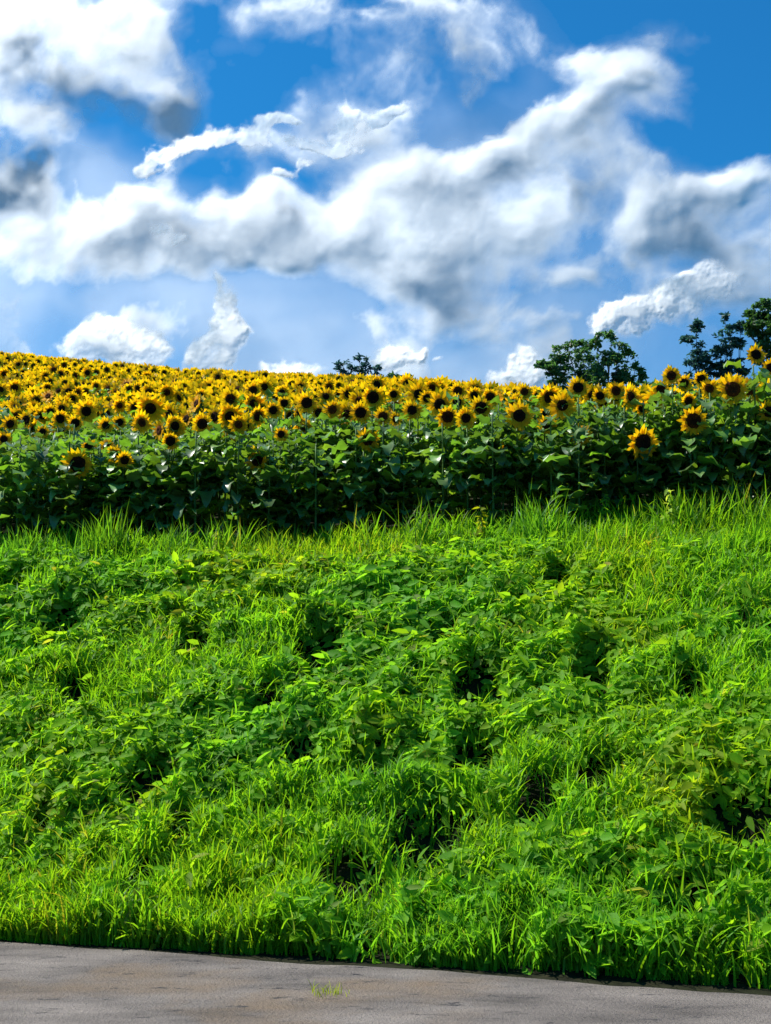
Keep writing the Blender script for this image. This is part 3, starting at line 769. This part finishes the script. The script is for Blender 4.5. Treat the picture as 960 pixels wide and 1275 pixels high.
tree('broadleaf_tree', 745, 48, [(676, 450, 11, .1), (690, 445, 16, 0), (706, 432, 16, .3), (724, 436, 18, -.3), (722, 456, 18, .2), (742, 424, 15, 0), (762, 416, 13, .3), (772, 428, 13, -.3), (757, 440, 18, 0),
     (783, 440, 13, .2), (745, 462, 18, -.5), (770, 458, 17, 0), (792, 456, 12, .4), (798, 468, 10, 0), (700, 466, 14, .2), (682, 458, 10, 0), (735, 446, 16, .6), (776, 474, 14, 0), (722, 474, 14, .3)],
     'dark bushy tree with a wide low crown standing behind the crest', 'tree', M_TREELEAF, 752, .14, 175, rad=.05)
tree('slender_tree', 866, 44, [(866, 405, 8, 0), (860, 420, 10, .1), (872, 428, 10, -.1), (864, 440, 10, .1), (876, 445, 10, 0), (884, 452, 9, .2), (858, 450, 6, 0)],
     'slender dark tree with loose clumps, leftmost of the right-hand trees', 'tree', M_FARLEAF, 878, .125, 115, rad=.03)
tree('slender_tree', 905, 44, [(903, 395, 8, 0), (912, 405, 10, .2), (898, 413, 10, -.1), (908, 422, 11, 0), (920, 430, 9, .2), (896, 432, 9, .1), (890, 442, 8, 0), (922, 408, 8, .2), (925, 462, 9, 0)],
     'slender dark tree with a forked bare trunk showing below its crown', 'tree', M_FARLEAF, 908, .125, 115, rad=.032)
tree('broadleaf_tree', 960, 43, [(946, 380, 12, 0), (938, 392, 12, .3), (956, 376, 13, 0), (966, 392, 16, -.2), (948, 402, 14, .2), (934, 408, 9, 0), (962, 415, 16, .2), (984, 385, 18, 0), (990, 410, 18, 0), (975, 430, 15, .2), (950, 424, 12, .2), (1000, 435, 18, 0), (1010, 400, 16, .3)],
     'dense dark tree rising out of the picture at the right edge', 'tree', M_TREELEAF, 975, .135, 140, rad=.06)
tree('distant_tree', 444, 95, [(422, 456, 7, 0), (432, 450, 7, 0), (428, 462, 8, .3), (440, 460, 9, 0), (448, 446, 7, .4), (455, 452, 8, 0), (462, 458, 8, 0), (470, 458, 7, .4), (450, 465, 9, 0), (436, 468, 8, 0), (466, 468, 8, 0)],
     'small distant bluish tree peeping over the sunflower crest', 'tree', M_FARLEAF, 445, .22, 60, rad=.06)
tree('distant_bush', 492, 92, [(484, 468, 5, 0), (490, 466, 6, 0), (496, 471, 5, 0)], 'tiny dark bush on the crest, right beside the distant bluish tree', 'bush', M_TREELEAF, 490, .26, 50, rad=.04)
tree('distant_bush', 512, 92, [(506, 470, 5, 0), (512, 473, 5, 0), (500, 473, 4, 0)], 'low dark bush on the crest, second from the distant bluish tree', 'bush', M_TREELEAF, 510, .26, 50, rad=.04)
tree('distant_bush', 800, 52, [(792, 478, 10, 0), (806, 478, 12, 0), (818, 484, 9, 0), (786, 486, 9, 0), (830, 486, 8, 0)], 'dark scrub behind the sunflowers, right of the bushy tree', 'bush', M_TREELEAF, 806, .2, 80, rad=.04)

# ------------------------------------------------------------------ sky
w = bpy.data.worlds.new('World'); scene.world = w; w.use_nodes = True
nt = w.node_tree; N = nt.nodes; L = nt.links
for n_ in list(N): N.remove(n_)
SUN_EL, SUN_AZ = 54.0, -76.0        # azimuth from +Y toward +X: the sun stands high on the left, beyond the field
sdir = Vector((math.sin(R(SUN_AZ)) * math.cos(R(SUN_EL)), math.cos(R(SUN_AZ)) * math.cos(R(SUN_EL)), math.sin(R(SUN_EL))))

SOFT = [ # px, py, rx, ry, rot, amount  (of sky; negative = open blue)
 (80, 40, 120, 60, 0, .75), (190, 75, 45, 70, 10, .6), (95, 125, 130, 60, 0, .6), (35, 170, 62, 45, 0, .9), (35, 228, 85, 34, 0, .9), (105, 215, 32, 50, 0, .5), (225, 130, 40, 70, 0, .4),
 (160, 300, 190, 55, -8, .55), (30, 310, 110, 60, 0, .5), (150, 350, 120, 30, -5, .3), (210, 255, 70, 30, 10, .3), (240, 330, 130, 34, -5, .35),
 (320, 262, 62, 48, 20, .9), (355, 300, 60, 34, 0, .5), (430, 290, 44, 60, 0, .65), (300, 320, 120, 25, 0, .3),
 (505, 225, 62, 42, 20, .85), (560, 225, 60, 50, 10, .5), (610, 215, 60, 55, 30, .7), (650, 270, 70, 48, 0, .5), (560, 290, 110, 45, 0, .55), (500, 345, 70, 30, 0, .6), (560, 385, 40, 40, 0, .45), (620, 370, 60, 40, 0, .4),
 (650, 165, 40, 50, 0, .55), (700, 150, 60, 40, 20, .6), (725, 70, 60, 34, -20, .7), (790, 105, 55, 40, 20, .75), (815, 75, 30, 24, 0, .4), (740, 120, 60, 40, 0, .3), (700, 250, 60, 60, 0, .3),
 (440, 18, 150, 30, 4, .6), (600, 30, 130, 40, 8, .45), (540, 90, 100, 40, 10, .3), (590, 130, 90, 30, 5, .3),
 (932, 200, 34, 44, -15, .95), (905, 240, 50, 40, 10, .7), (840, 235, 60, 34, 5, .7), (800, 270, 44, 44, 0, .7), (860, 290, 60, 34, 0, .5), (700, 350, 60, 26, 0, .45), (860, 362, 90, 40, 10, .45), (930, 330, 60, 50, 0, .3),
 (330, 105, 80, 40, 0, -.6), (900, 90, 90, 110, 0, -.9), (195, 328, 18, 22, 0, -.45), (178, 205, 26, 36, 0, -.5), (400, 110, 70, 40, 0, -.4), (330, 410, 70, 40, 0, -.6), (650, 440, 120, 26, 0, -.35), (250, 235, 26, 30, 0, -.3), (385, 210, 40, 22, 0, -.5), (470, 190, 30, 20, 0, -.3), (180, 395, 60, 20, 0, -.3), (720, 300, 30, 30, 0, -.25), (760, 230, 22, 30, 0, -.3)]
SOFT += [(140, 425, 95, 45, 0, .6), (275, 420, 60, 50, 0, .4), (500, 440, 62, 30, 0, .45), (655, 462, 62, 35, 0, .55), (10, 410, 50, 60, 0, .6), (820, 385, 90, 36, 20, .4), (365, 460, 60, 20, 0, .4), (340, 180, 110, 24, 5, .3), (215, 200, 50, 26, 30, .35), (455, 165, 60, 28, 0, .35), (620, 240, 200, 130, 30, .55), (590, 100, 200, 60, 10, .32), (120, 350, 220, 90, 0, .38), (300, 230, 34, 30, 0, -.6), (330, 345, 60, 20, 0, -.4), (480, 110, 50, 24, 0, -.3), (640, 410, 160, 40, 0, .25), (400, 380, 100, 20, 0, -.3), (820, 170, 50, 22, 0, -.5), (775, 350, 40, 22, 0, -.3), (850, 300, 120, 90, 0, .35), (110, 80, 150, 110, 0, .28), (380, 300, 120, 60, 0, .25)]
SHADE = [(560, 300, 110, 40, 20, .15), (680, 200, 90, 50, 35, .3), (200, 320, 160, 40, 0, .35), (860, 260, 80, 40, 10, .1), (620, 90, 120, 50, 0, .35), (60, 95, 80, 40, 0, .5), (330, 200, 130, 26, 5, .5), (35, 228, 90, 34, 0, 1.1), (150, 140, 120, 44, 0, .95), (235, 120, 30, 80, 0, .55), (500, 328, 70, 18, 0, .3), (690, 240, 60, 40, 0, .4), (20, 90, 40, 40, 0, .4), (760, 150, 60, 26, 0, .3), (880, 300, 80, 30, 0, .45), (560, 350, 60, 20, 0, .3), (360, 275, 40, 16, 20, .3), (470, 290, 26, 26, 0, .2), (540, 120, 120, 50, 0, .3), (430, 30, 80, 14, 0, .2)]  # grey undersides, painted in by cutting the light let through
CRISP = [(255, 180, 34, 7, 15, .9), (300, 180, 44, 7, 5, .8), (398, 190, 60, 7, -4, .9), (458, 162, 28, 9, 40, .9), (215, 196, 40, 9, 30, .6), (300, 190, 70, 16, 8, .35), (430, 182, 50, 20, 0, .35), (205, 200, 34, 15, 30, 1), (185, 218, 12, 14, 0, .7), (238, 182, 12, 12, 0, .8), (275, 170, 24, 10, -12, .9), (315, 175, 22, 13, 20, 1), (345, 160, 30, 10, 15, 1), (365, 152, 14, 6, 10, .8), (375, 185, 34, 7, -12, .9), (410, 193, 34, 7, 4, .9), (425, 165, 13, 30, -10, 1), (440, 150, 12, 10, 30, .8), (446, 178, 13, 14, 30, .7),
 (478, 152, 20, 10, 30, 1.0), (500, 138, 20, 6, 5, .9), (372, 210, 34, 4, 0, .8), (350, 212, 14, 4, 0, .7), (205, 288, 12, 12, 20, .8), (220, 298, 14, 8, 20, .6), (140, 420, 46, 30, 0, 1.1), (105, 435, 40, 24, 0, 1), (175, 432, 40, 24, 0, 1), (5, 395, 22, 34, 0, 1.0), (15, 430, 26, 30, 0, .9), (280, 378, 13, 30, 5, 1), (292, 372, 9, 26, 0, .7), (285, 410, 24, 20, 5, 1), (262, 440, 40, 20, 25, 1.1), (300, 412, 22, 8, 10, .7),
 (365, 462, 44, 14, 0, 1), (485, 442, 22, 22, 0, 1), (520, 436, 24, 10, 15, 1), (545, 445, 8, 6, 0, .9), (655, 460, 26, 26, 20, 1.1), (630, 478, 30, 14, 0, 1), (745, 402, 18, 10, 30, 1), (770, 386, 20, 10, 10, .9), (795, 388, 16, 22, 20, .8), (828, 372, 14, 22, 20, .95), (845, 352, 22, 10, 35, .9), (885, 350, 40, 24, 0, .55)]
CRISP = [(a, b - (2 if b < 230 else 0), c * 1.05, d * (1.75 if b < 230 else 1.15), e, f * (.95 if b < 230 else 1)) for a, b, c, d, e, f in CRISP]
CRISP += [(800, 388, 80, 30, 15, .55), (870, 362, 70, 34, 10, .55), (280, 425, 40, 40, 0, .5), (500, 448, 60, 16, 0, .5)]
# clouds: far white relief surfaces, thin at their edges, lit by sun and sky plus shade put into tint and translucency
def rfbm(x, y, sc, seed, oc=5, gain=.5, billow=False):
    a = 0; w = 1.0; t = 0
    for o in range(oc):
        th = .7 + 1.1 * o; c_, s_ = math.cos(th), math.sin(th); u = x * c_ - y * s_; v = x * s_ + y * c_
        n_ = vnoise(u, v, sc / 2 ** o, seed + 3 * o)
        if billow: n_ = np.abs(2 * n_ - 1)
        a = a + w * n_; t += w; w *= gain
    return a / t
def blobsum(px, py, blobs):
    acc = np.zeros_like(px)
    for (cx, cy, rx_, ry_, rot, amp) in blobs:
        c_, s_ = math.cos(R(rot)), math.sin(R(rot)); dx = px - cx; dy = cy - py
        u = (dx * c_ + dy * s_) / rx_; v = (-dx * s_ + dy * c_) / ry_
        acc += amp * sstep(1.35, .15, np.sqrt(u * u + v * v))
    return acc
def cloud_mat(name, alb, bump_sc, bump_d):
    m, nt, N, L = new_mat(name)
    out = N.new('ShaderNodeOutputMaterial'); df = N.new('ShaderNodeBsdfDiffuse'); tr = N.new('ShaderNodeBsdfTranslucent'); tp = N.new('ShaderNodeBsdfTransparent')
    df.inputs[0].default_value = (alb[0] * .80, alb[1] * .90, alb[2], 1); tr.inputs[0].default_value = (*alb, 1)  # diffuse part tinted blue, standing in for skylight on shaded cloud
    at_ = N.new('ShaderNodeVertexColor'); at_.layer_name = 'tint'; sp = N.new('ShaderNodeSeparateColor'); L.new(at_.outputs[0], sp.inputs[0])
    tc = N.new('ShaderNodeTexCoord'); no = N.new('ShaderNodeTexNoise'); no.inputs['Scale'].default_value = bump_sc; no.inputs['Detail'].default_value = 4; L.new(tc.outputs['Object'], no.inputs['Vector'])
    bp = N.new('ShaderNodeBump'); bp.inputs['Distance'].default_value = bump_d; L.new(no.outputs[0], bp.inputs['Height'])
    L.new(bp.outputs[0], df.inputs['Normal']); L.new(bp.outputs[0], tr.inputs['Normal'])
    m1 = N.new('ShaderNodeMixShader'); L.new(sp.outputs[1], m1.inputs[0]); L.new(df.outputs[0], m1.inputs[1]); L.new(tr.outputs[0], m1.inputs[2])
    m2 = N.new('ShaderNodeMixShader'); L.new(sp.outputs[0], m2.inputs[0]); L.new(tp.outputs[0], m2.inputs[1]); L.new(m1.outputs[0], m2.inputs[2])
    L.new(m2.outputs[0], out.inputs[0]); return m
def cloud_sheet(name, dist, step, az0, az1, el0, el1, field, mat):
    az = np.arange(az0, az1, step); el = np.arange(el0, el1, step); A, E = np.meshgrid(np.radians(az), np.radians(el))
    D = np.stack([np.sin(A) * np.cos(E), np.cos(A) * np.cos(E), np.sin(E)], -1)
    px, py, _ = project(D.reshape(-1, 3) + CAM); px = px.reshape(A.shape); py = py.reshape(A.shape)
    alpha, relief, through = field(px, py)
    edge = sstep(az0, az0 + 6, np.degrees(A)) * sstep(az1, az1 - 6, np.degrees(A)) * sstep(el1, el1 - 4, np.degrees(E)); alpha = alpha * edge
    V = (CAM + D * (dist * (1 + relief / F))[..., None]).reshape(-1, 3)
    nx, ny = len(az), len(el); i, j = np.meshgrid(np.arange(nx - 1), np.arange(ny - 1)); a = (j * nx + i).ravel()
    q = np.stack([a, a + nx, a + nx + 1, a + 1], 1); al = alpha.ravel()
    q = q[al[q].max(1) > .012]
    used, inv = np.unique(q, return_inverse=True); q = inv.reshape(-1, 4)
    C = np.stack([al, through.ravel(), np.zeros_like(al)], 1)[used]
    o = obj(name, mesh_np(name, V[used], q, mats=[mat], col=C)); tag(o, kind='structure'); print(name, len(q)); return o
def soft_density(px, py):
    wx = (rfbm(px, py, 110, 301, 4) - .5) * 66; wy = (rfbm(px, py, 110, 311, 4) - .5) * 66
    out_ = sstep(0, 260, np.maximum(-px, px - 960)) + sstep(0, 200, -py)
    b = blobsum(px + wx, py + wy, SOFT) + .35 * np.clip(out_, 0, 1)
    return b, wx, wy
def soft_s(px, py):
    b, wx, wy = soft_density(px, py)
    n_ = rfbm(px + wx * .8, py * 1.15 + wy * .8, 130, 321, 7, .55); puff = rfbm(px + wx * .7, py + wy * .7, 52, 371, 5, .55, True)
    return .92 * b + 3.1 * (n_ - .5) - .85 * (puff - .36) * sstep(-.2, .7, b), b, wx, wy
def soft_field(px, py):
    s0, b, wx, wy = soft_s(px, py); s1 = soft_s(px - 12, py - 18)[0]
    rim = sstep(-.15, .75, s0 - s1)                      # firm crowns toward the sun, thin vapour below
    alpha = sstep(-.35, 1.15, s0) * (1 - rim) + sstep(-.05, .65, s0) * rim
    alpha = alpha * .97
    veil = .34 * sstep(.38, .70, rfbm(px + wx * 1.5, py * 1.5 + wy, 260, 341, 4)) * sstep(960, 600, px + .6 * (400 - py)) + .22 * sstep(250, 470, py)
    low = b + 2.4 * (rfbm(px + wx * .8, py * 1.15 + wy * .8, 130, 321, 4, .5) - .5)
    relief = 7.5 * sstep(.2, 3.4, low) + (5 * rfbm(px + wx * .5, py + wy * .5, 85, 331, 2, .4) + 1.5 * rfbm(px + wx * .7, py + wy * .7, 52, 371, 4, .5, True)) * sstep(0, 1.9, low)
    wv = rfbm(px - wy, py + wx, 90, 351, 5)
    thick_shade = sstep(.6, 2.0, s0) * .20 + np.clip(blobsum(px + 2.2 * wx, py + 2.2 * wy, SHADE), 0, 1) * sstep(.22, .55, wv) * 1.0 + 1.1 * (wv - .5) + .30 * (1 - rim) * sstep(.4, 1.4, s0) + .03  # SHADE spots and side away from sun greyed in, beside real thickness
    return np.clip(np.maximum(alpha, veil), 0, 1), relief, np.clip(.90 - .80 * thick_shade, .06, .97)
def crisp_density(px, py):
    wx = (rfbm(px, py, 30, 401, 5) - .5) * 30; wy = (rfbm(px, py, 30, 411, 5) - .5) * 30
    b = blobsum(px + wx, py + wy, CRISP); k = sstep(.05, .6, b)
    return b - .1 + k * (1.9 * (rfbm(px, py, 30, 421, 6, .6) - .5) - .9 * (rfbm(px + wx * .5, py + wy * .5, 20, 431, 4, .55, True) - .36))
def crisp_field(px, py):
    s0 = crisp_density(px, py); s1 = crisp_density(px - 8, py - 12)
    rim = sstep(-.25, .40, s0 - s1)                     # sunward crown kept opaque, a lit rim put into alpha; thins out below
    low = sstep(300, 375, py)                           # the towers on the horizon are dense right through
    base = .05 + .70 * low
    alpha = sstep(.06, .85 - .20 * low, s0) * (base + (1 - base) * rim)
    relief = 3.4 * sstep(.0, 1.9, s0)
    return alpha, relief, np.clip(.90 - .25 * sstep(.6, 1.6, s0) * (1 - rim) - .5 * (rfbm(px, py, 40, 441, 4) - .4) * low, .1, .97)  # body behind the rim greyed to read as shaded
cloud_sheet('high_clouds', 3200, .066, -42, 36, 7, 44, soft_field, cloud_mat('soft_cloud', (.96, .96, .95), .01, 1))
cloud_sheet('cumulus_clouds', 2900, .045, -17, 17, 9, 29, crisp_field, cloud_mat('crisp_cloud', (.98, .98, .97), .02, .3))

sky = N.new('ShaderNodeTexSky'); sky.sky_type = 'NISHITA'; sky.sun_disc = False; sky.sun_elevation = R(SUN_EL); sky.sun_rotation = R(SUN_AZ)
sky.altitude = 300; sky.air_density = 1.0; sky.dust_density = 1.2; sky.ozone_density = 2.5
tintn = N.new('ShaderNodeVectorMath'); tintn.operation = 'MULTIPLY'; L.new(sky.outputs[0], tintn.inputs[0]); tintn.inputs[1].default_value = (.09, .64, 1.0)
c = tintn.outputs[0]
bg = N.new('ShaderNodeBackground'); L.new(c, bg.inputs[0]); bg.inputs[1].default_value = .10
wo = N.new('ShaderNodeOutputWorld'); L.new(bg.outputs[0], wo.inputs[0])

sl = bpy.data.lights.new('sun', 'SUN'); sl.energy = 5.0; sl.angle = R(.5); sl.color = (1, .95, .86)
so = link(bpy.data.objects.new('sun', sl)); so.rotation_euler = sdir.to_track_quat('Z', 'Y').to_euler(); so.location = (-20, 10, 30)

cam = bpy.data.cameras.new('camera'); cam.sensor_fit = 'VERTICAL'; cam.sensor_height = 36; cam.sensor_width = 36; cam.lens = 36 * F / 1275; cam.clip_end = 9000
co = link(bpy.data.objects.new('camera', cam)); co.location = CAM; co.rotation_euler = (math.pi / 2 + PITCH, 0, 0); scene.camera = co
scene.view_settings.view_transform = 'Standard'; scene.view_settings.look = 'None'; scene.view_settings.exposure = 0.6; scene.view_settings.gamma = 1
scene.cycles.max_bounces = 6; scene.cycles.transmission_bounces = 3; scene.cycles.diffuse_bounces = 3; scene.cycles.glossy_bounces = 2
scene.cycles.use_denoising = True
